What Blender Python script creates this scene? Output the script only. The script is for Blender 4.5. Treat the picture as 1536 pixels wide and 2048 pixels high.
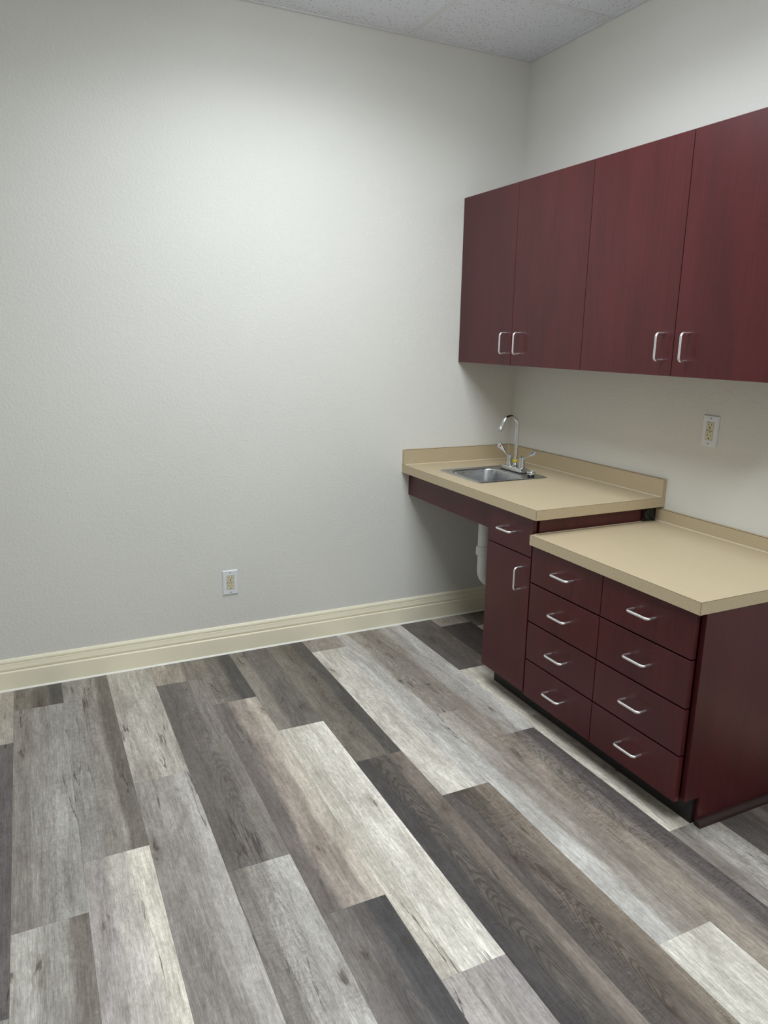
import bpy, bmesh, math, random
from mathutils import Vector, Matrix

for o in list(bpy.data.objects):
    bpy.data.objects.remove(o)
S = bpy.context.scene
COL = S.collection
PI = math.pi

# ------------------------------------------------------------------ camera, world, exposure
F_PX = 1466.97                                   # focal length in pixels of the 1536x2048 frame
cam_d = bpy.data.cameras.new('camera')
cam_d.sensor_fit = 'VERTICAL'
cam_d.sensor_height = 36.0
cam_d.lens = F_PX * 36.0 / 2048.0
cam_d.clip_start = 0.02
cam = bpy.data.objects.new('camera', cam_d)
COL.objects.link(cam)
yaw, pitch, roll = (math.radians(a) for a in (25.98716, -13.33034, 0.92853))
fw = Vector((math.sin(yaw)*math.cos(pitch), math.cos(yaw)*math.cos(pitch), math.sin(pitch)))
rt = Vector((math.cos(yaw), -math.sin(yaw), 0))
up = rt.cross(fw)
rt, up = math.cos(roll)*rt + math.sin(roll)*up, -math.sin(roll)*rt + math.cos(roll)*up
M = Matrix((rt, up, -fw)).transposed().to_4x4()
M.translation = Vector((-2.35532, -3.27972, 1.48719))
cam.matrix_world = M
S.camera = cam

W = bpy.data.worlds.new('world')
S.world = W
W.use_nodes = True
W.node_tree.nodes['Background'].inputs[0].default_value = (0.8, 0.85, 0.9, 1)
W.node_tree.nodes['Background'].inputs[1].default_value = 0.0      # closed room: only its lamps light it

S.view_settings.view_transform = 'Standard'
S.view_settings.look = 'None'
S.view_settings.exposure = 0.0
S.view_settings.gamma = 1.0
S.view_settings.use_curve_mapping = False
LAMP_W = (8.0, 17.0, 20.5) # watts: troffer by the back wall, then two added ones towards the viewer
LAMP_SPREAD = 160         # degrees: the lens throws most light downwards
LAMP_GLOW = 2.8           # wide-angle glow of the lens itself
LAMP_COL = (0.885, 0.96, 1.0)

# ------------------------------------------------------------------ room dimensions (metres)
H = 2.8027                # ceiling
XL, YF = -3.90, -4.20     # left wall, wall behind the camera
GX = [-0.674, -1.894, -3.114]                                   # ceiling grid lines
GY = [-0.564, -1.174, -1.784, -2.394, -3.004, -3.614]
HC, TC, DC = 0.8633, 0.040, 0.659                               # sink counter height, thickness, depth
HL, TL = 0.7633, 0.0395                                         # low counter
Y1 = -1.1115              # end of sink counter
Y2A, Y2B = -1.0845, -1.8923                                     # low counter ends

# ------------------------------------------------------------------ colour + node helpers
def lin(r, g, b):
    def f(c):
        c /= 255.0
        return c/12.92 if c <= 0.04045 else ((c+0.055)/1.055)**2.4
    return (f(r), f(g), f(b))

class NT:
    """small wrapper for building node trees"""
    def __init__(self, name):
        self.m = bpy.data.materials.new(name)
        self.m.use_nodes = True
        self.t = self.m.node_tree
        self.b = self.t.nodes['Principled BSDF']
    def n(self, typ, **kw):
        nd = self.t.nodes.new(typ)
        for k, v in kw.items():
            setattr(nd, k, v)
        return nd
    def put(self, sock, v):
        if isinstance(v, bpy.types.NodeSocket):
            self.t.links.new(v, sock)
        elif isinstance(v, (tuple, list)):
            sock.default_value = tuple(v) + ((1,) if len(v) == 3 and len(sock.default_value) == 4 else ())
        else:
            sock.default_value = v
    def math(self, op, a, b=None, c=None, clamp=False):
        nd = self.n('ShaderNodeMath', operation=op, use_clamp=clamp)
        for i, v in enumerate((a, b, c)):
            if v is not None:
                self.put(nd.inputs[i], v)
        return nd.outputs[0]
    def smooth(self, x, a, b, lo=0.0, hi=1.0):
        nd = self.n('ShaderNodeMapRange', interpolation_type='SMOOTHSTEP')
        for i, v in enumerate((x, a, b, lo, hi)):
            self.put(nd.inputs[i], v)
        return nd.outputs[0]
    def mix(self, f, a, b, mode='MIX'):
        nd = self.n('ShaderNodeMix', data_type='RGBA', blend_type=mode)
        self.put(nd.inputs[0], f); self.put(nd.inputs[6], a); self.put(nd.inputs[7], b)
        return nd.outputs[2]
    def scale(self, v, s, off=None):
        nd = self.n('ShaderNodeVectorMath', operation='MULTIPLY')
        self.put(nd.inputs[0], v); nd.inputs[1].default_value = s
        if off is None:
            return nd.outputs[0]
        ad = self.n('ShaderNodeVectorMath', operation='ADD')
        self.t.links.new(nd.outputs[0], ad.inputs[0]); self.put(ad.inputs[1], off)
        return ad.outputs[0]
    def noise(self, v, s=1.0, detail=3.0, rough=0.5, dist=0.0):
        nd = self.n('ShaderNodeTexNoise')
        self.put(nd.inputs['Vector'], v)
        nd.inputs['Scale'].default_value = s; nd.inputs['Detail'].default_value = detail
        nd.inputs['Roughness'].default_value = rough; nd.inputs['Distortion'].default_value = dist
        return nd.outputs[0]
    def obj(self):
        return self.n('ShaderNodeTexCoord').outputs['Object']
    def attr(self, name, fac=False):
        nd = self.n('ShaderNodeAttribute', attribute_type='OBJECT', attribute_name=name)
        return nd.outputs['Fac' if fac else 'Color']
    def rand_off(self):
        r = self.n('ShaderNodeObjectInfo').outputs['Random']
        c = self.n('ShaderNodeCombineXYZ')
        for i, k in enumerate((37.0, 91.0, 53.0)):
            self.put(c.inputs[i], self.math('MULTIPLY', r, k))
        return c.outputs[0]
    def bump(self, h, strength, dist):
        nd = self.n('ShaderNodeBump')
        nd.inputs['Strength'].default_value = strength; nd.inputs['Distance'].default_value = dist
        self.put(nd.inputs['Height'], h)
        self.t.links.new(nd.outputs[0], self.b.inputs['Normal'])
    def set(self, **kw):
        for k, v in kw.items():
            self.put(self.b.inputs[k.replace('_', ' ')], v)
        return self.m

def simple(name, rgb, rough=0.5, metal=0.0, var=0.06, vs=30.0, **kw):
    t = NT(name)
    n = t.noise(t.obj(), vs, 3)
    c = t.mix(t.smooth(n, 0.3, 0.7), tuple(x*(1-var) for x in rgb), tuple(min(1, x*(1+var)) for x in rgb))
    return t.set(Base_Color=c, Roughness=rough, Metallic=metal, **kw)

# ------------------------------------------------------------------ materials
def m_wall():
    t = NT('wall_paint')
    o = t.obj()
    a = t.noise(o, 95, 2.5, 0.55, 0.2)
    b = t.noise(o, 1.4, 2)
    c = t.mix(t.smooth(b, 0.3, 0.7), lin(226, 224, 218), lin(229, 227, 221))
    h = t.smooth(a, 0.38, 0.68)
    t.bump(h, 0.20, 0.0030)
    return t.set(Base_Color=c, Roughness=0.55, Specular_IOR_Level=0.35)

def m_tile():
    t = NT('ceiling_tile')
    v = t.scale(t.obj(), (1, 1, 1), t.rand_off())
    vo = t.n('ShaderNodeTexVoronoi', feature='F1')
    t.put(vo.inputs['Vector'], v); vo.inputs['Scale'].default_value = 88
    pick = t.smooth(t.noise(v, 130, 1), 0.50, 0.56)
    hole = t.math('MULTIPLY', t.smooth(vo.outputs['Distance'], 0.30, 0.20), pick)
    fine = t.noise(v, 420, 2)
    base = t.mix(t.smooth(fine, 0.35, 0.65), lin(240, 244, 252), lin(246, 249, 254))
    c = t.mix(t.math('MULTIPLY', hole, 0.75), base, lin(120, 120, 124))
    h = t.math('ADD', t.math('MULTIPLY', hole, -1.0), t.math('MULTIPLY', fine, 0.35))
    t.bump(h, 0.5, 0.0015)
    return t.set(Base_Color=c, Roughness=0.9, Specular_IOR_Level=0.1)

def m_laminate():
    t = NT('mahogany_laminate')
    v = t.scale(t.obj(), (1, 1, 1), t.rand_off())
    streak = t.noise(t.scale(v, (300, 300, 4.0)), 1, 4, 0.65)
    broad = t.noise(t.scale(v, (9, 9, 1.6)), 1, 4, 0.55, 0.6)
    cross = t.noise(t.scale(v, (30, 30, 130)), 1, 3, 0.6, 0.8)
    gate = t.smooth(t.noise(t.scale(v, (7, 7, 4)), 1, 2), 0.5, 0.68)
    f = t.math('ADD', t.math('MULTIPLY', streak, 0.55), t.math('MULTIPLY', broad, 0.45))
    c = t.mix(t.smooth(f, 0.33, 0.66), lin(65, 20, 23), lin(83, 28, 31))
    c = t.mix(t.math('MULTIPLY', t.math('MULTIPLY', t.smooth(cross, 0.5, 0.62), gate), 0.3), c, lin(52, 16, 18))
    t.bump(streak, 0.05, 0.0006)
    return t.set(Base_Color=c, Roughness=0.34, Specular_IOR_Level=0.42)

def m_counter():
    t = NT('speckled_tan_laminate')
    v = t.scale(t.obj(), (1, 1, 1), t.rand_off())
    a = t.noise(v, 620, 3, 0.6)
    b = t.noise(v, 1000, 2, 0.5)
    big = t.noise(v, 5, 2)
    c = t.mix(t.smooth(a, 0.36, 0.64), lin(184, 166, 136), lin(203, 186, 156))
    c = t.mix(t.math('MULTIPLY', t.smooth(b, 0.60, 0.68), 0.5), c, lin(120, 100, 74))
    c = t.mix(t.math('MULTIPLY', t.smooth(big, 0.35, 0.7), 0.12), c, lin(205, 184, 150))
    return t.set(Base_Color=c, Roughness=0.42, Specular_IOR_Level=0.4)

def m_plank():
    t = NT('vinyl_plank_print')
    o = t.obj()
    sep = t.n('ShaderNodeSeparateXYZ'); t.put(sep.inputs[0], o)
    seed = t.attr('seed', True); fig = t.attr('figure', True); saw = t.attr('saw', True)
    off = t.n('ShaderNodeCombineXYZ')
    t.put(off.inputs[0], t.math('MULTIPLY', seed, 3.7)); t.put(off.inputs[1], t.math('MULTIPLY', seed, 11.3)); t.put(off.inputs[2], t.math('MULTIPLY', seed, 5.9))
    off = off.outputs[0]
    s = t.math('DIVIDE', sep.outputs[0], 0.185)                       # -0.5 .. 0.5 across the plank
    warp = t.noise(t.scale(o, (7, 1.3, 0), off), 1, 5, 0.6, 0.5)
    s2 = t.math('ADD', s, t.math('MULTIPLY', t.math('SUBTRACT', warp, 0.5), 0.55))
    c = t.mix(t.smooth(s2, -0.24, -0.10), t.attr('tone_left'), t.attr('tone_mid'))
    c = t.mix(t.smooth(s2, 0.12, 0.24), c, t.attr('tone_right'))
    # cloudy and mottled variation
    cloud = t.noise(t.scale(o, (14, 3.0, 0), off), 1, 5, 0.65, 0.8)
    c = t.mix(1.0, c, t.mix(t.smooth(cloud, 0.25, 0.75), (0.72, 0.70, 0.68), (1.20, 1.20, 1.19)), 'MULTIPLY')
    mot = t.noise(t.scale(o, (90, 50, 0), off), 1, 5, 0.7, 0.6)
    c = t.mix(1.0, c, t.mix(t.smooth(mot, 0.30, 0.70), (0.86, 0.85, 0.84), (1.11, 1.11, 1.11)), 'MULTIPLY')
    # cathedral figure: nested arches running along the board
    low = t.noise(t.scale(o, (9, 2.2, 0), off), 1, 3, 0.5, 0.3)
    s3 = t.math('ADD', s, t.math('MULTIPLY', t.math('SUBTRACT', t.noise(t.scale(off, (0.37, 0.21, 0.13)), 1, 0), 0.5), 0.5))
    ph = t.math('ADD', t.math('ADD', t.math('MULTIPLY', sep.outputs[1], 120.0), t.math('MULTIPLY', t.math('MULTIPLY', s3, s3), 620.0)), t.math('MULTIPLY', low, 80.0))
    ring = t.math('SINE', ph)
    fmask = t.smooth(t.noise(t.scale(o, (5, 1.1, 3), off), 1, 3), 0.34, 0.56)
    rg = t.math('MULTIPLY', t.math('MULTIPLY', t.smooth(ring, -0.3, 1.0), fmask), fig)
    c = t.mix(t.math('MULTIPLY', rg, 0.66), c, t.mix(1.0, c, (0.45, 0.41, 0.38), 'MULTIPLY'))
    # long grain and pores
    broadg = t.noise(t.scale(o, (130, 4.5, 0), off), 1, 4, 0.6, 0.25)
    c = t.mix(1.0, c, t.mix(t.smooth(broadg, 0.30, 0.70), (0.86, 0.85, 0.84), (1.09, 1.09, 1.09)), 'MULTIPLY')
    grain = t.noise(t.scale(o, (480, 20, 0), off), 1, 4, 0.65, 0.2)
    c = t.mix(1.0, c, t.mix(t.smooth(grain, 0.28, 0.72), (0.74, 0.73, 0.72), (1.16, 1.16, 1.15)), 'MULTIPLY')
    pore = t.noise(t.scale(o, (700, 70, 0), off), 1, 2, 0.5)
    c = t.mix(t.math('MULTIPLY', t.smooth(pore, 0.58, 0.70), 0.38), c, t.mix(1.0, c, (0.5, 0.47, 0.45), 'MULTIPLY'))
    # saw marks across the board
    sw = t.noise(t.scale(o, (34, 190, 0), off), 1, 4, 0.65, 1.6)
    smask = t.smooth(t.noise(t.scale(o, (9, 2.0, 7), off), 1, 3), 0.42, 0.56)
    sf = t.math('MULTIPLY', t.math('MULTIPLY', t.smooth(sw, 0.46, 0.68), smask), saw)
    c = t.mix(t.math('MULTIPLY', sf, 0.85), c, t.mix(1.0, c, (0.42, 0.40, 0.39), 'MULTIPLY'))
    # drying cracks
    cr = t.noise(t.scale(o, (13, 0.75, 2), off), 1, 5, 0.55, 0.12)
    line = t.smooth(t.math('ABSOLUTE', t.math('SUBTRACT', cr, 0.5)), 0.010, 0.002)
    cmask = t.smooth(t.noise(t.scale(o, (10, 2.6, 9), off), 1, 2), 0.52, 0.62)
    c = t.mix(t.math('MULTIPLY', t.math('MULTIPLY', line, cmask), 0.78), c, lin(62, 54, 52))
    # knots
    kv = t.scale(o, (7.0, 2.4, 0), off)
    kw = t.noise(t.scale(o, (42, 13, 0), off), 1, 4, 0.6, 0.5)
    vo = t.n('ShaderNodeTexVoronoi', feature='F1', voronoi_dimensions='2D')
    t.put(vo.inputs['Vector'], kv); vo.inputs['Scale'].default_value = 1.0
    pick = t.math('GREATER_THAN', vo.outputs['Color'], 0.53)
    d = t.math('ADD', vo.outputs['Distance'], t.math('MULTIPLY', t.math('SUBTRACT', kw, 0.5), 0.62))
    halo = t.math('MULTIPLY', t.smooth(d, 0.26, 0.03), pick)
    core = t.math('MULTIPLY', t.smooth(d, 0.06, -0.02), pick)
    c = t.mix(t.math('MULTIPLY', halo, 0.40), c, t.mix(1.0, c, (0.55, 0.49, 0.44), 'MULTIPLY'))
    c = t.mix(t.math('MULTIPLY', core, 0.72), c, lin(66, 56, 48))
    t.bump(t.math('ADD', grain, t.math('MULTIPLY', line, -0.4)), 0.12, 0.0008)
    return t.set(Base_Color=c, Roughness=t.smooth(grain, 0.2, 0.8, 0.50, 0.40), Specular_IOR_Level=0.40)

def m_steel():
    t = NT('brushed_stainless')
    v = t.scale(t.obj(), (1, 1, 1), t.rand_off())
    n = t.noise(t.scale(v, (25, 420, 60)), 1, 3)
    c = t.mix(n, (0.40, 0.41, 0.43), (0.56, 0.57, 0.58))
    return t.set(Base_Color=c, Metallic=1.0, Roughness=t.smooth(n, 0.2, 0.8, 0.24, 0.38))

MT = dict(
    wall=m_wall(), tile=m_tile(), lam=m_laminate(), counter=m_counter(), plank=m_plank(), steel=m_steel(),
    trim=simple('cream_trim_paint', lin(252, 244, 219), 0.38, var=0.015, vs=4),
    caulk=simple('white_caulk', lin(248, 246, 236), 0.5, var=0.02),
    splash_caulk=simple('beige_caulk', lin(216, 204, 180), 0.5, var=0.04),
    grid=simple('ceiling_grid_metal', lin(236, 237, 240), 0.5, var=0.02),
    deck=simple('plenum_dark', lin(60, 60, 62), 0.9),
    sub=simple('subfloor', lin(46, 43, 41), 0.9),
    seam=simple('laminate_edge_line', lin(88, 70, 50), 0.6),
    nickel=simple('satin_aluminium', (0.90, 0.90, 0.91), 0.36, 1.0, var=0.03),
    chrome=simple('chrome', (0.60, 0.61, 0.63), 0.12, 1.0, var=0.02),
    toe=simple('black_vinyl_toe_kick', lin(13, 12, 13), 0.55),
    dark=simple('black_rubber', lin(22, 22, 24), 0.5),
    shoe=simple('dark_brown_shoe', lin(46, 24, 25), 0.4),
    inner=simple('cabinet_inside_edge', lin(48, 22, 22), 0.6),
    pvc=simple('white_pvc', lin(226, 228, 224), 0.38, var=0.02),
    plate=simple('white_plate_plastic', lin(232, 234, 238), 0.32, var=0.01),
    ivory=simple('ivory_plastic', lin(224, 216, 184), 0.35, var=0.015),
    slot=simple('socket_slot', lin(30, 26, 20), 0.7),
    groove=simple('ivory_groove', lin(140, 130, 95), 0.6),
    screw=simple('painted_screw', lin(170, 176, 184), 0.35, 0.2),
    yellow=simple('yellow_tape', lin(205, 186, 40), 0.5),
    red=simple('red_marker', lin(190, 50, 45), 0.4),
    blue=simple('blue_marker', lin(50, 95, 190), 0.4),
    housing=simple('white_enamel', lin(230, 230, 230), 0.45, var=0.01),
)

def m_lamp(name, strength):
    t = NT(name)
    v = t.obj()
    n = t.noise(v, 260, 1)
    t.set(Base_Color=(0.9, 0.9, 0.9), Roughness=0.5)
    t.put(t.b.inputs['Emission Color'], LAMP_COL)
    t.put(t.b.inputs['Emission Strength'], t.math('MULTIPLY', t.smooth(n, 0.2, 0.8, 0.94, 1.06), strength))
    return t.m

# ------------------------------------------------------------------ geometry helpers (world coordinates in, objects out)
WO = {}                                   # world origin of each object
def _link(o, parent, org):
    COL.objects.link(o)
    WO[o] = Vector(org)
    if parent is not None:
        o.parent = parent
        o.location = Vector(org) - WO[parent]
    else:
        o.location = org
    return o

def empty(name, loc, label=None, cat=None, group=None, parent=None):
    o = bpy.data.objects.new(name, None)
    o.empty_display_size = 0.05
    _link(o, parent, loc)
    if label: tag(o, label, cat, group)
    return o

def tag(o, label, cat, group=None):
    o['label'] = label; o['category'] = cat
    if group: o['group'] = group
    return o

def finish(name, bm, mat, parent=None, org=None, smooth=None, recalc=True):
    if recalc:
        bmesh.ops.recalc_face_normals(bm, faces=bm.faces)
    if org is None:
        c = [v.co for v in bm.verts]
        lo = Vector([min(p[i] for p in c) for i in range(3)]); hi = Vector([max(p[i] for p in c) for i in range(3)])
        org = (lo + hi) / 2
    bmesh.ops.translate(bm, vec=-Vector(org), verts=bm.verts)
    me = bpy.data.meshes.new(name)
    bm.to_mesh(me); bm.free()
    me.materials.append(MT[mat] if isinstance(mat, str) else mat)
    if smooth is not None:
        for p in me.polygons:
            p.use_smooth = True
        me.set_sharp_from_angle(angle=math.radians(smooth))
    o = bpy.data.objects.new(name, me)
    return _link(o, parent, org)

def add_box(bm, lo, hi, bev=0.0, seg=1):
    r = bmesh.ops.create_cube(bm, size=1.0)
    vs = r['verts']
    lo, hi = [min(a, b) for a, b in zip(lo, hi)], [max(a, b) for a, b in zip(lo, hi)]
    for v in vs:
        v.co = Vector([lo[i] + (v.co[i] + 0.5) * (hi[i] - lo[i]) for i in range(3)])
    if bev > 0:
        es = list({e for v in vs for e in v.link_edges})
        bmesh.ops.bevel(bm, geom=es, offset=bev, segments=seg, affect='EDGES', profile=0.5)

def box(name, lo, hi, mat, parent=None, bev=0.0, seg=1, org=None):
    bm = bmesh.new(); add_box(bm, lo, hi, bev, seg)
    return finish(name, bm, mat, parent, org)

def add_prism(bm, pts, axis, a, b):
    """polygon pts (2-tuples in the two other axes, in order) extruded along axis from a to b"""
    def mk(p, t):
        c = list(p); c.insert(axis, t); return bm.verts.new(c)
    A = [mk(p, a) for p in pts]; B = [mk(p, b) for p in pts]
    n = len(pts)
    bm.faces.new(A); bm.faces.new(B[::-1])
    for i in range(n):
        bm.faces.new((A[i], B[i], B[(i+1) % n], A[(i+1) % n]))

def add_tube(bm, path, radii, seg=14, caps=True):
    """round tube along a list of points"""
    path = [Vector(p) for p in path]
    if not isinstance(radii, (list, tuple)): radii = [radii]*len(path)
    T = []
    for i in range(len(path)):
        a = path[max(i-1, 0)]; b = path[min(i+1, len(path)-1)]
        d = b - a
        if d.length < 1e-9: d = path[i] - path[0] if i else path[-1] - path[0]
        T.append(d.normalized())
    u = T[0].orthogonal().normalized()
    rings = []
    for p, t, r in zip(path, T, radii):
        u = (u - t*u.dot(t)).normalized(); w = t.cross(u)
        rings.append([bm.verts.new(p + r*(math.cos(2*PI*k/seg)*u + math.sin(2*PI*k/seg)*w)) for k in range(seg)])
    for A, B in zip(rings, rings[1:]):
        for k in range(seg):
            bm.faces.new((A[k], A[(k+1) % seg], B[(k+1) % seg], B[k]))
    if caps:
        bm.faces.new(rings[0][::-1]); bm.faces.new(rings[-1])

def add_lathe(bm, prof, centre, seg=24):
    """profile of (radius, z) revolved about a vertical axis through centre"""
    cx, cy = centre
    rings = [[bm.verts.new((cx + r*math.cos(2*PI*k/seg), cy + r*math.sin(2*PI*k/seg), z)) for k in range(seg)] for r, z in prof]
    for A, B in zip(rings, rings[1:]):
        for k in range(seg):
            bm.faces.new((A[k], A[(k+1) % seg], B[(k+1) % seg], B[k]))
    bm.faces.new(rings[0][::-1]); bm.faces.new(rings[-1])

def rrect(x0, x1, y0, y1, r, n=7):
    pts = []
    for cx, cy, a0 in ((x1-r, y1-r, 0), (x0+r, y1-r, PI/2), (x0+r, y0+r, PI), (x1-r, y0+r, 1.5*PI)):
        for k in range(n):
            a = a0 + (PI/2)*k/(n-1)
            pts.append((cx + r*math.cos(a), cy + r*math.sin(a)))
    return pts

def add_loft(bm, loops, cap0=False, cap1=False):
    rings = [[bm.verts.new((x, y, z)) for x, y in pts] for pts, z in loops]
    n = len(rings[0])
    for A, B in zip(rings, rings[1:]):
        for k in range(n):
            bm.faces.new((A[k], A[(k+1) % n], B[(k+1) % n], B[k]))
    if cap0: bm.faces.new(rings[0][::-1])
    if cap1: bm.faces.new(rings[-1])

def struct(o):
    o['kind'] = 'structure'
    return o

# ------------------------------------------------------------------ walls
def wall(name, lo, hi):
    return struct(box(name, lo, hi, 'wall'))
wall('wall_back', (XL-0.1, 0, -0.02), (0.1, 0.1, H+0.25))
wall('wall_right', (0, YF-0.1, -0.02), (0.1, 0, H+0.25))
wall('wall_left', (XL-0.1, YF-0.1, -0.02), (XL, 0, H+0.25))
wall('wall_front', (XL, YF-0.1, -0.02), (0, YF, H+0.25))

# ------------------------------------------------------------------ floor: planks as pieces
floor = struct(box('floor', (XL, YF, -0.06), (0, 0, -0.0045), 'sub'))
PW_, PL_ = 0.1848, 1.2530
ROW_X0 = -2.508                                     # a row edge seen in the photograph
# seam position (y) of one cross joint in each row, by row index (0 = row starting at ROW_X0)
SEAM = {-1: -0.476, 0: -0.220, 1: -1.267, 2: -0.926, 3: -0.226, 4: -0.490, 5: -0.796, 6: -1.118, 7: -0.166, 8: -0.936, 9: -1.182, 10: -0.622, 11: -0.133}
# print tones (left, middle, right of the board), by (row, which board counted from the back wall)
TONES = {
 (-1, 0): ((196,188,174), (190,182,168), (186,178,164), .3, .2), (-1, 1): ((112,105,104), (108,101,101), (116,109,108), .4, .5), (-1, 2): ((176,172,166), (170,165,158), (160,154,147), .3, .2),
 (0, 0): ((142,134,122), (120,113,104), (98,94,90), .3, 1), (0, 1): ((150,142,134), (160,154,147), (170,166,160), .25, .3), (0, 2): ((190,186,177), (172,167,158), (140,131,121), .3, .5),
 (1, 0): ((160,155,148), (160,153,144), (128,120,110), .3, .6), (1, 1): ((160,155,148), (160,153,144), (128,120,110), .3, .6), (1, 2): ((178,170,166), (204,197,188), (218,211,195), .2, .2),
 (2, 0): ((184,177,166), (188,181,169), (182,175,163), .3, .2), (2, 1): ((154,147,140), (166,159,151), (184,178,171), .8, .2), (2, 2): ((150,143,136), (156,149,141), (166,160,152), 1, .2),
 (3, 0): ((180,170,154), (168,158,143), (136,128,117), .3, .3), (3, 1): ((122,114,109), (125,117,112), (144,136,128), .6, .4), (3, 2): ((142,134,126), (172,167,158), (188,184,178), .4, .5),
 (4, 0): ((146,137,126), (128,121,112), (92,89,85), .3, 1), (4, 1): ((126,116,110), (168,155,142), (192,182,166), .5, .2), (4, 2): ((124,116,111), (108,101,98), (84,81,82), 1, .5),
 (5, 0): ((150,142,130), (120,113,106), (122,115,107), .6, .4), (5, 1): ((198,190,176), (212,206,194), (218,212,200), .2, .2), (5, 2): ((176,168,163), (166,158,153), (160,153,150), .5, .3),
 (6, 0): ((136,128,115), (122,114,102), (94,89,84), .6, .8), (6, 1): ((92,87,86), (110,102,95), (138,127,116), 1, .6), (6, 2): ((94,90,90), (106,99,95), (120,112,105), .6, .6),
 (7, 0): ((158,149,139), (154,144,134), (162,153,143), .4, .3), (7, 1): ((208,202,189), (206,200,188), (192,188,181), .2, .2), (7, 2): ((112,104,99), (122,112,102), (146,133,118), 1, 1),
 (8, 0): ((188,183,175), (162,153,142), (150,141,130), .5, .6), (8, 1): ((190,187,181), (172,164,154), (156,146,135), .5, .4), (8, 2): ((212,207,196), (208,203,191), (202,196,184), .2, .2),
 (9, 0): ((158,148,137), (174,168,160), (192,188,182), .3, .4), (9, 1): ((164,152,138), (140,131,122), (110,103,101), .8, 1), (9, 2): ((150,140,130), (130,122,114), (112,106,104), .8, 1),
 (10, 0): ((108,101,98), (112,104,99), (122,112,103), .5, .5), (10, 1): ((206,199,184), (200,193,178), (192,185,170), .2, .2), (10, 2): ((148,140,132), (170,164,156), (190,186,178), .4, .6),
 (11, 0): ((184,176,161), (178,170,155), (172,164,150), .3, .2), (11, 1): ((98,92,89), (94,88,86), (90,84,82), .6, .5), (11, 2): ((104,98,95), (110,103,98), (124,116,108), .8, .5),
}
PALETTE = [v for k, v in sorted(TONES.items())]
rng = random.Random(11)
K = 1.36
row_lo = int(math.floor((XL - ROW_X0) / PW_))
row_hi = int(math.ceil((0 - ROW_X0) / PW_))
nseed = 0
for r in range(row_lo, row_hi):
    xa, xb = max(ROW_X0 + r*PW_, XL + 0.001), min(ROW_X0 + (r+1)*PW_, -0.001)
    if xb - xa < 0.01:
        continue
    s0 = SEAM.get(r, -rng.uniform(0.1, 1.2))
    while s0 + PL_ < 0: s0 += PL_
    y_hi, i = -0.001, 0
    while y_hi > YF + 0.01:
        y_lo = max(s0 - i*PL_, YF + 0.001)
        if y_hi - y_lo > 0.012:
            tn = TONES.get((r, i)) or PALETTE[rng.randrange(len(PALETTE))]
            nseed += 1
            g = 0.00012
            xc = ROW_X0 + (r+0.5)*PW_
            o = box('floor_plank', (xa+g, y_lo+g, -0.0045), (xb-g, y_hi-g, 0.0), 'plank', floor, bev=0.00025, org=(xc, (y_lo+y_hi)/2, -0.002))
            o['tone_left'], o['tone_mid'], o['tone_right'] = [[K*t_*(0.75*c + 0.25*sum(lin(*q))/3)**1.14 for c, t_ in zip(lin(*q), (0.995, 1.0, 1.035))] for q in tn[:3]]
            o['figure'], o['saw'] = float(tn[3]), float(tn[4])
            o['seed'] = float(nseed*1.618)
        y_hi = y_lo; i += 1

# ------------------------------------------------------------------ baseboards
PROF = [(0, 0), (0.0165, 0), (0.0165, 0.0035), (0.0150, 0.0055), (0.0150, 0.0810), (0.0125, 0.0840), (0.0085, 0.0850), (0.0085, 0.0905),
        (0.0120, 0.0925), (0.0118, 0.0985), (0.0095, 0.1090), (0.0088, 0.1165), (0.0060, 0.1175), (0.0060, 0.1215), (0.0085, 0.1225), (0.0078, 0.1290), (0.0035, 0.1375), (0, 0.1390)]
def baseboard(name, wallside, a, b):
    bm = bmesh.new()
    if wallside == 'back':
        add_prism(bm, [(-d, z) for d, z in PROF], 0, a, b)
    elif wallside == 'front':
        add_prism(bm, [(YF + d, z) for d, z in PROF], 0, a, b)
    elif wallside == 'right':
        add_prism(bm, [(-d, z) for d, z in PROF], 1, a, b)
    else:
        add_prism(bm, [(XL + d, z) for d, z in PROF], 1, a, b)
    o = struct(finish(name, bm, 'trim'))
    return o
bb = baseboard('baseboard_back', 'back', XL, 0)
bm = bmesh.new()
add_prism(bm, [(-0.0158, 0.0002), (-0.0222, 0.0002), (-0.0200, 0.0030), (-0.0168, 0.0062), (-0.0158, 0.0066)], 0, XL+0.03, -0.001)
finish('caulk_line', bm, 'caulk', bb)
baseboard('baseboard_right', 'right', -1.915, YF)
baseboard('baseboard_left', 'left', YF + 0.017, -0.017)
baseboard('baseboard_front', 'front', XL, -0.017)

# ------------------------------------------------------------------ ceiling: lay-in tiles on a metal grid
ceiling = struct(box('ceiling', (XL, YF, H+0.16), (0, 0, H+0.24), 'deck'))
xs = [0.0] + GX + [XL]; ys = [0.0] + GY + [YF]
LIGHT_CELLS = {(1, 1), (1, 2), (1, 5)}
for i in range(len(xs)-1):
    for j in range(len(ys)-1):
        if (i, j) in LIGHT_CELLS: continue
        e = 0.004
        x1, x0 = xs[i], xs[i+1]; y1, y0 = ys[j], ys[j+1]
        box('ceiling_tile', (x0+e, y0+e, H+0.0025), (x1-e, y1-e, H+0.018), 'tile', ceiling, bev=0.0012)
for k, x in enumerate(GX):
    for j in range(len(ys)-1):
        box('grid_bar', (x-0.012, ys[j+1]+0.0125, H-0.0005), (x+0.012, ys[j]-0.0125, H+0.002), 'grid', ceiling, bev=0.0006)
for y in GY:
    box('grid_bar', (XL+0.022, y-0.012, H-0.0005), (-0.022, y+0.012, H+0.002), 'grid', ceiling, bev=0.0006)
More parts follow.
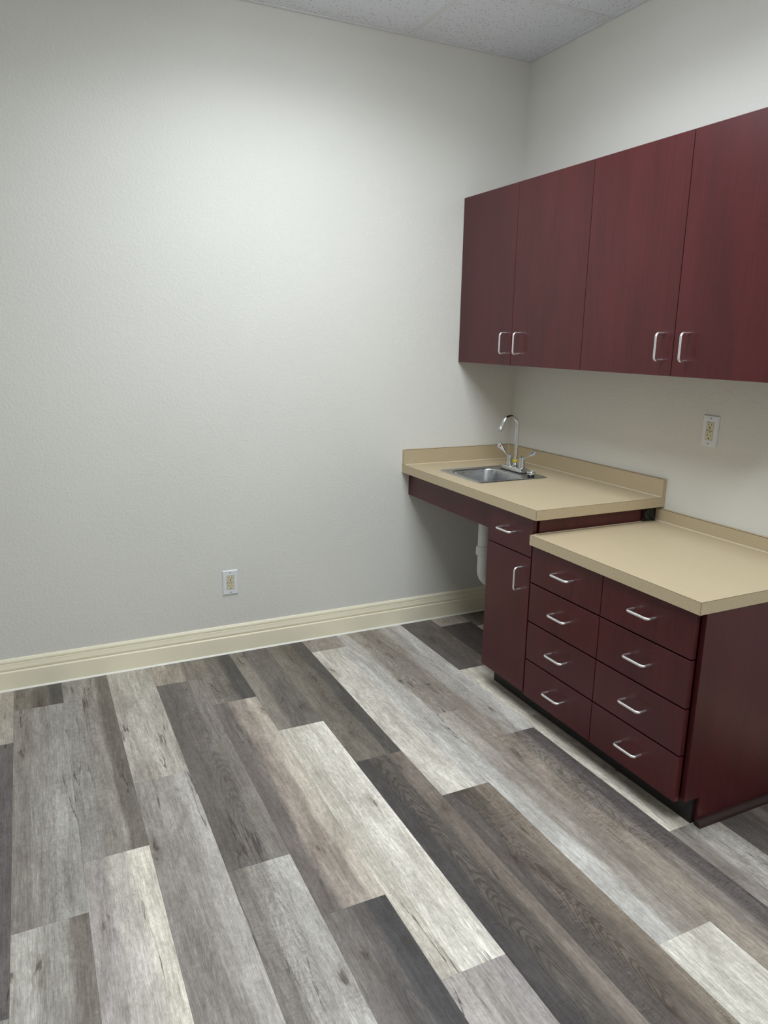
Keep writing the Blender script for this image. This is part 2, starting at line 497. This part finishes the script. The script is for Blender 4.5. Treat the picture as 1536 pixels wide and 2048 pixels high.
for lo, hi in (((XL, -0.020, H-0.001), (0, -0.0005, H+0.002)), ((-0.020, YF, H-0.001), (-0.0005, -0.020, H+0.002)),
               ((XL+0.0005, YF, H-0.001), (XL+0.020, -0.020, H+0.002)), ((XL+0.02, YF+0.0005, H-0.001), (-0.02, YF+0.020, H+0.002))):
    box('wall_angle', lo, hi, 'grid', ceiling)

def troffer(i, j, watts, label):
    x1, x0 = xs[i]-0.013, xs[i+1]+0.013; y1, y0 = ys[j]-0.013, ys[j+1]+0.013
    t = empty('ceiling_light', ((x0+x1)/2, (y0+y1)/2, H), label, 'ceiling light', 'recessed ceiling lights')
    bm = bmesh.new()                                   # frame lip + pan
    f = 0.028
    add_box(bm, (x0, y0, H+0.001), (x0+f, y1, H+0.07)); add_box(bm, (x1-f, y0, H+0.001), (x1, y1, H+0.07))
    add_box(bm, (x0+f, y0, H+0.001), (x1-f, y0+f, H+0.07)); add_box(bm, (x0+f, y1-f, H+0.001), (x1-f, y1, H+0.07))
    add_box(bm, (x0, y0, H+0.07), (x1, y1, H+0.085))
    finish('housing', bm, 'housing', t)
    bm = bmesh.new()                                   # lens lowered below the ceiling, shaped so its glow reaches the tiles
    a = f + 0.004
    add_loft(bm, [(rrect(x0+a, x1-a, y0+a, y1-a, .004, 3), H+0.03), (rrect(x0+a, x1-a, y0+a, y1-a, .004, 3), H-0.060), (rrect(x0+a+.03, x1-a-.03, y0+a+.03, y1-a-.03, .004, 3), H-0.080)], True, True)
    finish('diffuser', bm, m_lamp('lit_diffuser', LAMP_GLOW), t)
    ld = bpy.data.lights.new('lamp', 'AREA')
    ld.shape = 'RECTANGLE'; ld.size = x1-x0-0.14; ld.size_y = y1-y0-0.14
    ld.energy = watts; ld.color = LAMP_COL; ld.spread = math.radians(LAMP_SPREAD)
    _link(bpy.data.objects.new('lamp', ld), t, ((x0+x1)/2, (y0+y1)/2, H-0.082))
    return t
troffer(1, 1, LAMP_W[0], 'recessed white ceiling light nearest the big bare wall')
troffer(1, 2, LAMP_W[1], 'added unseen ceiling light second from the big bare wall')  # unseen troffer, added to brighten the right wall
troffer(1, 5, LAMP_W[2], 'added unseen ceiling light farthest from the big bare wall')  # unseen troffer near the viewer, added as fill for the foreground

# ------------------------------------------------------------------ cabinet handles (shared mesh)
def handle_mesh():
    bm = bmesh.new()
    L, so, r, R = 0.0455, 0.034, 0.0047, 0.0115
    pts = [(0.0, 0, L)]
    for k in range(7):
        a = PI/2*k/6
        pts.append((-(so-R) - R*math.sin(a), 0, L - R + R*math.cos(a)))
    for k in range(7):
        a = PI/2*k/6
        pts.append((-(so-R) - R*math.cos(a), 0, -L + R - R*math.sin(a)))
    pts.append((0.0, 0, -L))
    add_tube(bm, pts, r, 12)
    bmesh.ops.recalc_face_normals(bm, faces=bm.faces)
    me = bpy.data.meshes.new('handle'); bm.to_mesh(me); bm.free()
    me.materials.append(MT['nickel'])
    for p in me.polygons: p.use_smooth = True
    me.set_sharp_from_angle(angle=math.radians(50))
    return me
HANDLE = handle_mesh()
def handle(parent, x, y, z, horizontal=False):
    o = bpy.data.objects.new('handle', HANDLE)
    _link(o, parent, (x, y, z))
    if horizontal: o.rotation_euler = (PI/2, 0, 0)
    o['label'] = 'satin metal bar handle'
    return o

def carcass(name, parent, x0, x1, y0, y1, z0, z1, th=0.018, mat='lam'):
    """open-fronted cabinet box: sides, top, bottom, back"""
    bm = bmesh.new()
    add_box(bm, (x0, y0, z0), (x1, y0+th, z1), 0.0006); add_box(bm, (x0, y1-th, z0), (x1, y1, z1), 0.0006)
    add_box(bm, (x0, y0+th, z0), (x1, y1-th, z0+th)); add_box(bm, (x0, y0+th, z1-th), (x1, y1-th, z1))
    add_box(bm, (x1-0.008, y0+th, z0+th), (x1, y1-th, z1-th))
    return finish(name, bm, mat, parent)

# ------------------------------------------------------------------ wall cabinets
XU, ZB, ZT = -0.349, 1.375, 2.156
def wall_cabinet(y_hi, y_mid, y_lo, hy, label):
    c = empty('wall_cabinet', (0, (y_hi+y_lo)/2, ZB), label, 'cabinet', 'mahogany wall cabinets')
    carcass('body', c, XU+0.022, -0.0005, y_lo+0.0005, y_hi-0.0005, ZB+0.003, ZT-0.002)
    for (a, b), y in (((y_hi, y_mid), hy[0]), ((y_mid, y_lo), hy[1])):
        d = box('door', (XU, b+0.0012, ZB), (XU+0.019, a-0.0012, ZT), 'lam', c, bev=0.0008)
        handle(d, XU, y, 1.473)
    return c
wall_cabinet(-0.001, -0.4536, -0.9299, (-0.410, -0.516), 'mahogany wall cabinet in the corner, hanging above the sink')
wall_cabinet(-0.9299, -1.3972, -1.8660, (-1.349, -1.458), 'mahogany wall cabinet cut by the right picture edge, above the outlet')

# ------------------------------------------------------------------ base cabinet under the sink counter
XF = -0.6415
BY0, BY1 = -1.0815, -0.7700
bc = empty('base_cabinet', (-0.3, (BY0+BY1)/2, 0), 'narrow mahogany base cabinet, one drawer over one door', 'cabinet')
carcass('body', bc, XF+0.0255, -0.0005, BY0, BY1, 0.098, HC-TC-0.001)
dr = box('drawer', (XF, -1.0735, 0.6660), (XF+0.019, -0.7718, HC-TC-0.006), 'lam', bc, bev=0.0008)
handle(dr, XF, -0.9195, 0.7445, True)
do = box('door', (XF, -1.0735, 0.0965), (XF+0.019, -0.7718, 0.6615), 'lam', bc, bev=0.0008)
handle(do, XF, -1.019, 0.567)
box('toe_kick', (-0.569, BY0, 0.0003), (-0.555, BY1+0.0, 0.097), 'toe', bc)
box('side_support', (-0.554, BY1-0.018, 0.0003), (-0.12, BY1, 0.097), 'toe', bc)

apr = box('apron_panel', (-0.619, BY1+0.001, 0.7050), (-0.600, -0.001, HC-TC-0.001), 'lam', None, bev=0.0006)
tag(apr, 'mahogany apron panel under the front edge of the sink counter', 'panel')

# ------------------------------------------------------------------ drawer cabinet under the low counter
XD = -0.648
CY0, CY1 = -1.8860, -1.0830
dc = empty('drawer_cabinet', (-0.3, (CY0+CY1)/2, 0), 'mahogany drawer cabinet with two columns of four drawers', 'cabinet')
bm = bmesh.new()
th = 0.018
xb = -0.0005
xf = XD + 0.0255
add_box(bm, (xf+0.02, CY1-th, 0.098), (xb, CY1, HL-TL-0.001))                         # hidden left side
add_box(bm, (xf, CY0+th, 0.098), (xb, CY1-th, 0.116)); add_box(bm, (xf, CY0+th, HL-TL-0.019), (xb, CY1-th, HL-TL-0.001))
add_box(bm, (xf, -1.486, 0.116), (xb, -1.470, HL-TL-0.019))
add_box(bm, (xb-0.008, CY0+th, 0.116), (xb, CY1-th, HL-TL-0.019))
finish('body', bm, 'lam', dc)
bm = bmesh.new()                                                                  # end panel, notched for the toe space
add_prism(bm, [(xf, 0.098), (-0.556, 0.098), (-0.556, 0.0003), (xb, 0.0003), (xb, HL-TL-0.001), (xf, HL-TL-0.001)], 1, CY0, CY0+th)
# prism axis 1 keeps (x, z) order
finish('end_panel', bm, 'lam', dc)
box('toe_kick', (-0.569, CY0+0.012, 0.0003), (-0.558, CY1, 0.097), 'toe', dc)
bm = bmesh.new()                                                                  # quarter-round shoe along the end panel
R_ = 0.021
add_prism(bm, [(CY0, 0.0003)] + [(CY0 - R_*math.cos(a), 0.0003 + R_*math.sin(a)) for a in [PI/2*k/8 for k in range(9)]], 0, -0.563, -0.001)
finish('shoe_moulding', bm, 'shoe', dc, smooth=40)
rows = [(0.5735, HL-TL-0.007, 0.652), (0.4140, 0.5680, 0.494), (0.2545, 0.4085, 0.334), (0.0955, 0.2490, 0.176)]
for (ya, yb, hy) in ((-1.0880, -1.4765, -1.285), (-1.4795, -1.8690, -1.674)):
    for (za, zb_, hz) in rows:
        d = box('drawer', (XD, yb, za), (XD+0.019, ya, zb_), 'lam', dc, bev=0.0008)
        handle(d, XD, hy, hz, True)

# ------------------------------------------------------------------ countertops
SX0, SX1, SY0, SY1 = -0.545, -0.205, -0.555, -0.240      # sink cut-out
ct = empty('countertop', (-0.33, Y1/2, HC-TC), 'speckled tan laminate counter holding the sink, higher of the two', 'countertop', 'tan laminate counters')
bm = bmesh.new()
def ring_slab(bm, X0, X1, Yl, Yh, x0, x1, yl, yh, z0, z1):
    vs = {}
    for z in (z0, z1):
        vs[z] = [bm.verts.new((x, y, z)) for x, y in ((X0, Yl), (X1, Yl), (X1, Yh), (X0, Yh), (x0, yl), (x1, yl), (x1, yh), (x0, yh))]
    for k in range(4):
        n = (k+1) % 4
        for z in (z0, z1):
            v = vs[z]; bm.faces.new((v[k], v[n], v[4+n], v[4+k]))
        a, b = vs[z0], vs[z1]
        bm.faces.new((a[k], a[n], b[n], b[k])); bm.faces.new((a[4+k], a[4+n], b[4+n], b[4+k]))
ring_slab(bm, -DC+0.0015, -0.0005, Y1+0.0015, -0.0005, SX0, SX1, SY0, SY1, HC-TC+0.0003, HC-0.0006)
finish('worktop', bm, 'counter', ct)
def edges(ct, D, ya, yb, z, tk, left_open=False):
    """laminate edge strips with the dark glue line along their top arris"""
    box('edge_strip', (-D, yb, z-tk), (-D+0.0014, ya, z-0.0009), 'counter', ct)
    box('edge_strip', (-D+0.0016, yb, z-tk), (-0.0005, yb+0.0014, z-0.0009), 'counter', ct)
    box('edge_line', (-D, yb, z-0.0009), (-D+0.0012, ya, z-0.0001), 'seam', ct)
    box('edge_line', (-D+0.0013, yb, z-0.0009), (-0.021, yb+0.0012, z-0.0001), 'seam', ct)
    box('edge_line', (-D-0.0001, yb-0.0001, z-tk), (-D+0.0007, yb+0.0007, z-0.001), 'seam', ct)
edges(ct, DC, -0.0006, Y1, HC, TC)
SPH, SPT = 0.077, 0.020
s1 = box('backsplash', (-DC+0.001, -SPT, HC-0.0005), (-SPT-0.0003, -0.0005, HC+SPH), 'counter', ct, bev=0.0008)
s2 = box('backsplash', (-SPT, Y1+0.0005, HC-0.0005), (-0.0005, -0.0005, HC+SPH), 'counter', ct, bev=0.0008)
box('edge_line', (-DC+0.001, -SPT-0.0004, HC+SPH-0.0012), (-SPT-0.001, -SPT+0.0006, HC+SPH+0.0003), 'seam', s1)
box('edge_line', (-SPT-0.0004, Y1+0.001, HC+SPH-0.0012), (-SPT+0.0006, -SPT-0.001, HC+SPH+0.0003), 'seam', s2)
def caulk(parent, pts, r_=0.003):
    bm = bmesh.new(); add_tube(bm, pts, r_, 8)
    finish('caulk_bead', bm, 'splash_caulk', parent, smooth=60)
caulk(ct, [(-DC+0.01, -SPT-0.0004, HC+0.0003), (-SPT-0.003, -SPT-0.0004, HC+0.0003)])
caulk(ct, [(-SPT-0.0004, -SPT-0.002, HC+0.0003), (-SPT-0.0004, Y1+0.004, HC+0.0003)])
caulk(ct, [(-SPT-0.0006, -SPT-0.0006, HC), (-SPT-0.0006, -SPT-0.0006, HC+SPH)])

c2 = empty('countertop', (-0.33, (Y2A+Y2B)/2, HL-TL), 'speckled tan laminate counter over the drawers, lower of the two', 'countertop', 'tan laminate counters')
box('worktop', (-0.662+0.0015, Y2B+0.0015, HL-TL+0.0003), (-0.0005, Y2A, HL-0.0006), 'counter', c2)
edges(c2, 0.662, Y2A, Y2B, HL, TL)
s3 = box('backsplash', (-SPT, Y2B+0.0005, HL-0.0005), (-0.0005, Y2A-0.0005, HL+0.0525), 'counter', c2, bev=0.0008)
box('edge_line', (-SPT-0.0004, Y2B+0.001, HL+0.0513), (-SPT+0.0006, Y2A-0.001, HL+0.0528), 'seam', s3)
caulk(c2, [(-SPT-0.0004, Y2A-0.002, HL+0.0003), (-SPT-0.0004, Y2B+0.004, HL+0.0003)])
caulk(c2, [(-0.640, Y2A-0.0012, HL+0.0002), (-SPT-0.004, Y2A-0.0012, HL+0.0002)], 0.0015)

# black cord grommet in the dark gap beside the base cabinet
gr = empty('cable_grommet', (-0.066, Y2A-0.008, HL+0.003), 'round black cable grommet in the gap under the sink counter', 'grommet')
bm = bmesh.new()
def disc_y(bm, cx, cz, prof, seg=24):
    rings = [[bm.verts.new((cx + r*math.cos(2*PI*k/seg), y, cz + r*math.sin(2*PI*k/seg))) for k in range(seg)] for r, y in prof]
    for A, B in zip(rings, rings[1:]):
        for k in range(seg): bm.faces.new((A[k], A[(k+1) % seg], B[(k+1) % seg], B[k]))
    bm.faces.new(rings[0][::-1]); bm.faces.new(rings[-1])
disc_y(bm, -0.066, HL+0.029, [(0.026, Y2A-0.004), (0.026, Y2A-0.008), (0.023, Y2A-0.012), (0.013, Y2A-0.014)])
finish('flange', bm, 'dark', gr, smooth=40)
box('gap_shade_sheet', (-0.094, Y2A-0.0038, HL+0.0002), (-0.0215, Y2A-0.0003, HC-TC-0.0005), 'dark', gr)  # black sheet standing in for the shade inside the gap
bm = bmesh.new()
add_tube(bm, [(-0.066, Y2A-0.013, HL+0.029), (-0.060, Y2A-0.017, HL+0.024), (-0.048, Y2A-0.018, HL+0.014), (-0.040, Y2A-0.016, HL+0.0055)], 0.005, 10)
finish('cord_stub', bm, 'dark', gr, smooth=60)

# ------------------------------------------------------------------ sink
sk = empty('bar_sink', (-0.375, -0.397, HC), 'small square stainless steel sink set into the tan counter', 'sink')
X0, X1, YA, YB = -0.566, -0.186, -0.577, -0.217
bm = bmesh.new()
z = HC
loops = [(rrect(X0, X1, YA, YB, .014), z+0.0001), (rrect(X0, X1, YA, YB, .014), z+0.0012), (rrect(X0+.004, X1-.004, YA+.004, YB-.004, .012), z+0.0042),
         (rrect(X0+.008, X1-.008, YA+.008, YB-.008, .012), z+0.0036), (rrect(X0+.014, X1-.014, YA+.014, YB-.014, .012), z+0.0016)]
add_loft(bm, loops)
# deck down to the bowl mouth
bx0, bx1, by0, by1 = -0.532, -0.290, -0.540, -0.254
add_loft(bm, [(rrect(X0+.014, X1-.014, YA+.014, YB-.014, .012), z+0.0016), (rrect(bx0-.006, bx1+.006, by0-.006, by1+.006, .055), z+0.0014)])
finish('rim', bm, 'steel', sk, smooth=40)
bm = bmesh.new()
lp = [(rrect(bx0-.006, bx1+.006, by0-.006, by1+.006, .055), z+0.0014), (rrect(bx0-.002, bx1+.002, by0-.002, by1+.002, .053), z-0.0006), (rrect(bx0, bx1, by0, by1, .052), z-0.006),
      (rrect(bx0+.006, bx1-.006, by0+.006, by1-.006, .052), z-0.08), (rrect(bx0+.012, bx1-.012, by0+.012, by1-.012, .055), z-0.125),
      (rrect(bx0+.030, bx1-.030, by0+.030, by1-.030, .05), z-0.143), (rrect(bx0+.060, bx1-.060, by0+.060, by1-.060, .045), z-0.149), (rrect(-.45, -.372, -.436, -.358, .0385), z-0.151)]
add_loft(bm, lp, cap1=True)
finish('basin', bm, 'steel', sk, smooth=50)
bm = bmesh.new()
add_lathe(bm, [(0.036, z-0.1505), (0.036, z-0.1475), (0.030, z-0.1465), (0.026, z-0.1500)], (-0.411, -0.397))
finish('drain_ring', bm, 'chrome', sk, smooth=40)

# ------------------------------------------------------------------ faucet
fz = HC + 0.0018
FX, FY = -0.228, -0.372
fc = empty('faucet', (FX, FY, fz), 'chrome gooseneck faucet with two wing levers behind the sink', 'faucet')
bm = bmesh.new()
add_loft(bm, [(rrect(FX-.028, FX+.028, FY-.086, FY+.086, .006, 5), fz+0.0002), (rrect(FX-.028, FX+.028, FY-.086, FY+.086, .006, 5), fz+0.004)], True, True)
finish('gasket', bm, 'dark', fc)
bm = bmesh.new()
add_loft(bm, [(rrect(FX-.027, FX+.027, FY-.085, FY+.085, .006, 5), fz+0.0042), (rrect(FX-.027, FX+.027, FY-.085, FY+.085, .006, 5), fz+0.011),
              (rrect(FX-.022, FX+.022, FY-.078, FY+.078, .006, 5), fz+0.0215), (rrect(FX-.020, FX+.020, FY-.076, FY+.076, .005, 5), fz+0.0225)], True, True)
finish('base_plate', bm, 'chrome', fc, smooth=30)
zt = fz + 0.0225
bm = bmesh.new()
add_lathe(bm, [(0.0155, zt), (0.0155, zt+0.004), (0.0135, zt+0.006), (0.0135, zt+0.013), (0.011, zt+0.016)], (FX, FY))
finish('spout_collar', bm, 'chrome', fc, smooth=40)
bm = bmesh.new()
r0 = 0.0092
path = [(FX, FY, zt+0.014), (FX, FY, 1.03), (FX, FY, 1.088)]
Ra = 0.0425
for k in range(1, 15):
    a = PI*0.88*k/14
    path.append((FX - Ra + Ra*math.cos(a), FY, 1.088 + Ra*math.sin(a)))
e = Vector(path[-1]); dd = (Vector(path[-1]) - Vector(path[-2])).normalized()
path.append(tuple(e + dd*0.026))
add_tube(bm, path, r0, 18)
spt = finish('spout', bm, 'chrome', fc, smooth=60)
bm = bmesh.new()
e = e + dd*0.026
add_tube(bm, [e - dd*0.001, e, e + dd*0.002, e + dd*0.016], [0.0094, 0.0112, 0.0116, 0.0112], 18)
finish('aerator', bm, 'chrome', spt, smooth=40)
bm = bmesh.new()
add_lathe(bm, [(0.0102, zt+0.021), (0.0112, zt+0.022), (0.0112, zt+0.033), (0.0102, zt+0.034)], (FX, FY))
add_box(bm, (FX-0.0125, FY-0.0165, zt+0.022), (FX-0.0100, FY+0.004, zt+0.033), 0.0005)
finish('tape_tag', bm, 'yellow', spt, smooth=40)
for sgn, mk, nm in ((1, 'red', 'red'), (-1, 'blue', 'blue')):
    hy = FY + sgn*0.0508
    bm = bmesh.new()
    add_lathe(bm, [(0.0185, zt), (0.0185, zt+0.004), (0.0165, zt+0.012), (0.0150, zt+0.030), (0.0135, zt+0.044), (0.0115, zt+0.052), (0.006, zt+0.055)], (FX, hy), 12)
    hub = finish('valve_handle', bm, 'chrome', fc, smooth=35)
    # wing lever: thin neck rising outward into a flat paddle
    bm = bmesh.new()
    prof = [(0.006, .044, .0050, .0050), (0.020, .049, .0042, .0036), (0.038, .058, .0045, .0026), (0.055, .069, .0080, .0022), (0.072, .079, .0125, .0022), (0.090, .0865, .0140, .0022), (0.099, .0895, .0135, .0020), (0.103, .0905, .0120, .0016)]
    rings = []
    tilt = 1.02
    for d, hz_, hw, ht in prof:
        ring = []
        for k in range(12):
            a = 2*PI*k/12
            u, v = hw*math.cos(a), ht*math.sin(a)
            ring.append(bm.verts.new((FX + u*math.cos(tilt) - v*math.sin(tilt), hy + sgn*d, zt + hz_ - 0.002 + v*math.cos(tilt) + u*math.sin(tilt))))
        rings.append(ring)
    for A, B in zip(rings, rings[1:]):
        for k in range(12): bm.faces.new((A[k], A[(k+1) % 12], B[(k+1) % 12], B[k]))
    bm.faces.new(rings[0][::-1]); bm.faces.new(rings[-1])
    lv = finish('wing_lever', bm, 'chrome', hub, smooth=50)
    bm = bmesh.new()
    # marker button on the paddle face towards the room
    nrm = Vector((-math.sin(tilt), 0, math.cos(tilt)))
    ctr = Vector((FX, hy + sgn*0.081, zt + 0.0822))
    add_tube(bm, [ctr - nrm*0.002, ctr + nrm*0.0032, ctr + nrm*0.0038], [0.0048, 0.0048, 0.0030], 14)
    b = finish('marker_button', bm, mk, hub, smooth=40)
    b['label'] = nm + ' temperature marker'

# ------------------------------------------------------------------ strainer resting on the sink rim
st = empty('sink_strainer', (-0.262, -0.545, HC+0.002), 'small metal sink stopper with black rubber base on the sink rim', 'sink stopper')
sx, sy, sz = -0.262, -0.545, HC+0.0022
bm = bmesh.new()
add_lathe(bm, [(0.0150, sz), (0.0165, sz+0.002), (0.0165, sz+0.012), (0.0175, sz+0.014)], (sx, sy), 20)
finish('rubber_base', bm, 'dark', st, smooth=40)
bm = bmesh.new()
add_lathe(bm, [(0.0195, sz+0.0142), (0.0205, sz+0.016), (0.0205, sz+0.026), (0.0185, sz+0.0285), (0.0165, sz+0.0285), (0.0150, sz+0.0265), (0.004, sz+0.0265)], (sx, sy), 20)
add_lathe(bm, [(0.0035, sz+0.0267), (0.0035, sz+0.031), (0.002, sz+0.032)], (sx, sy), 12)
finish('metal_cup', bm, 'chrome', st, smooth=40)

# ------------------------------------------------------------------ drain pipe under the sink
dp = empty('drain_pipe', (-0.40, -0.397, 0.26), 'white plastic drain pipe with trap bend under the sink', 'pipe')
px_, py_ = -0.400, -0.397
bm = bmesh.new()
add_tube(bm, [(px_, py_, HC-0.155), (px_, py_, 0.50)], 0.0345, 22)
finish('tailpiece', bm, 'pvc', dp, smooth=60)
bm = bmesh.new()
add_lathe(bm, [(0.0375, 0.462), (0.0425, 0.466), (0.0425, 0.494), (0.0385, 0.510), (0.0350, 0.512)], (px_, py_), 22)
finish('slip_nut', bm, 'pvc', dp, smooth=35)
bm = bmesh.new()
Rb = 0.062
pth = [(px_, py_, 0.475), (px_, py_, 0.385)]
for k in range(1, 13):
    a = PI*k/12
    pth.append((px_ + Rb - Rb*math.cos(a), py_, 0.385 - Rb*math.sin(a)))
pth.append((px_ + 2*Rb, py_, 0.43))
for k in range(1, 8):
    a = PI/2*k/7
    pth.append((px_ + 2*Rb + 0.05 - 0.05*math.cos(a), py_, 0.43 + 0.05*math.sin(a)))
pth.append((-0.001, py_, 0.482))
add_tube(bm, pth, 0.0325, 22)
finish('trap_bend', bm, 'pvc', dp, smooth=60)
bm = bmesh.new()
add_lathe(bm, [(0.014, 0.268), (0.016, 0.270), (0.016, 0.285), (0.0215, 0.287), (0.0215, 0.300)], (px_ + Rb, py_), 18)
finish('cleanout_plug', bm, 'pvc', dp, smooth=35)

# ------------------------------------------------------------------ wall outlets
PWD, PHT = 0.0732, 0.1195
def outlet(org, along, out, label, tilt=0.0):
    """org: centre on the wall; along: unit vector to the viewer's right; out: unit normal"""
    t = empty('wall_outlet', org, label, 'outlet', 'white outlet plates')
    org, A, O = Vector(org), Vector(along), Vector(out)
    U = Vector((0, 0, 1))
    if tilt:
        q = Matrix.Rotation(tilt, 3, O); A = q @ A; U = q @ U
    def P(a, b, d): return org + A*a + U*b + O*d
    def slab(name, a0, a1, b0, b1, d0, d1, mat, par, ch=0.0):
        bm = bmesh.new()
        lo = [bm.verts.new(P(a, b, d0)) for a, b in ((a0, b0), (a1, b0), (a1, b1), (a0, b1))]
        hi = [bm.verts.new(P(a, b, d1)) for a, b in ((a0+ch, b0+ch), (a1-ch, b0+ch), (a1-ch, b1-ch), (a0+ch, b1-ch))]
        bm.faces.new(lo[::-1]); bm.faces.new(hi)
        for k in range(4): bm.faces.new((lo[k], lo[(k+1) % 4], hi[(k+1) % 4], hi[k]))
        return finish(name, bm, mat, par)
    def peg(name, a, b, r, d0, d1, mat, par, seg=14):
        bm = bmesh.new(); add_tube(bm, [P(a, b, d0), P(a, b, d1)], r, seg)
        return finish(name, bm, mat, par, smooth=40)
    bm = bmesh.new()                              # plate: bevelled frame round the receptacle opening
    w, h, ch = PWD/2, PHT/2, 0.0035
    iw, ih = 0.0172, 0.0345
    R0 = [(-w, -h), (w, -h), (w, h), (-w, h)]
    R1 = [(-w+ch, -h+ch), (w-ch, -h+ch), (w-ch, h-ch), (-w+ch, h-ch)]
    R2 = [(-iw, -ih), (iw, -ih), (iw, ih), (-iw, ih)]
    L = [[bm.verts.new(P(a, b, d)) for a, b in q] for q, d in ((R0, 0.0004), (R0, 0.0022), (R1, 0.0060), (R2, 0.0060), (R2, 0.0010))]
    for X, Y in zip(L, L[1:]):
        for k in range(4): bm.faces.new((X[k], X[(k+1) % 4], Y[(k+1) % 4], Y[k]))
    finish('cover_plate', bm, 'plate', t)
    rc = slab('receptacle', -iw+0.0008, iw-0.0008, -ih+0.0008, ih-0.0008, 0.0010, 0.0066, 'ivory', t, 0.0006)
    f = 0.0067
    for s, cb in ((1, 0.0205), (-1, -0.0205)):
        slab('slot', -0.0078, -0.0054, cb-0.0005, cb+0.0085, f-0.001, f, 'slot', rc)
        slab('slot', 0.0054, 0.0076, cb+0.0005, cb+0.0080, f-0.001, f, 'slot', rc)
        peg('ground_hole', 0.0, cb-0.0075, 0.0030, f-0.001, f, 'slot', rc)
    slab('test_button', -0.0130, 0.0062, 0.0008, 0.0050, f-0.001, f+0.0012, 'ivory', rc, 0.0004)
    slab('reset_button', -0.0130, 0.0062, -0.0052, -0.0010, f-0.001, f+0.0012, 'ivory', rc, 0.0004)
    slab('button_groove', -0.0142, 0.0074, -0.0064, 0.0062, f-0.001, f+0.0001, 'groove', rc)
    slab('indicator', 0.0092, 0.0124, -0.0012, 0.0014, f-0.001, f+0.0001, 'slot', rc)
    for b in (0.0484, -0.0484):
        s = peg('screw', 0, b, 0.0034, 0.0055, 0.0068, 'screw', t)
        slab('screw_slot', -0.0030, 0.0030, b-0.0005, b+0.0005, 0.0062, 0.0069, 'slot', s)
    return t
outlet((-1.5601, -0.0002, 0.3532), (1, 0, 0), (0, -1, 0), 'white outlet plate low on the big bare wall above the baseboard')
outlet((-0.0002, -1.2963, 1.1607), (0, -1, 0), (-1, 0, 0), 'white outlet plate under the wall cabinets above the low counter', tilt=math.radians(-0.8))
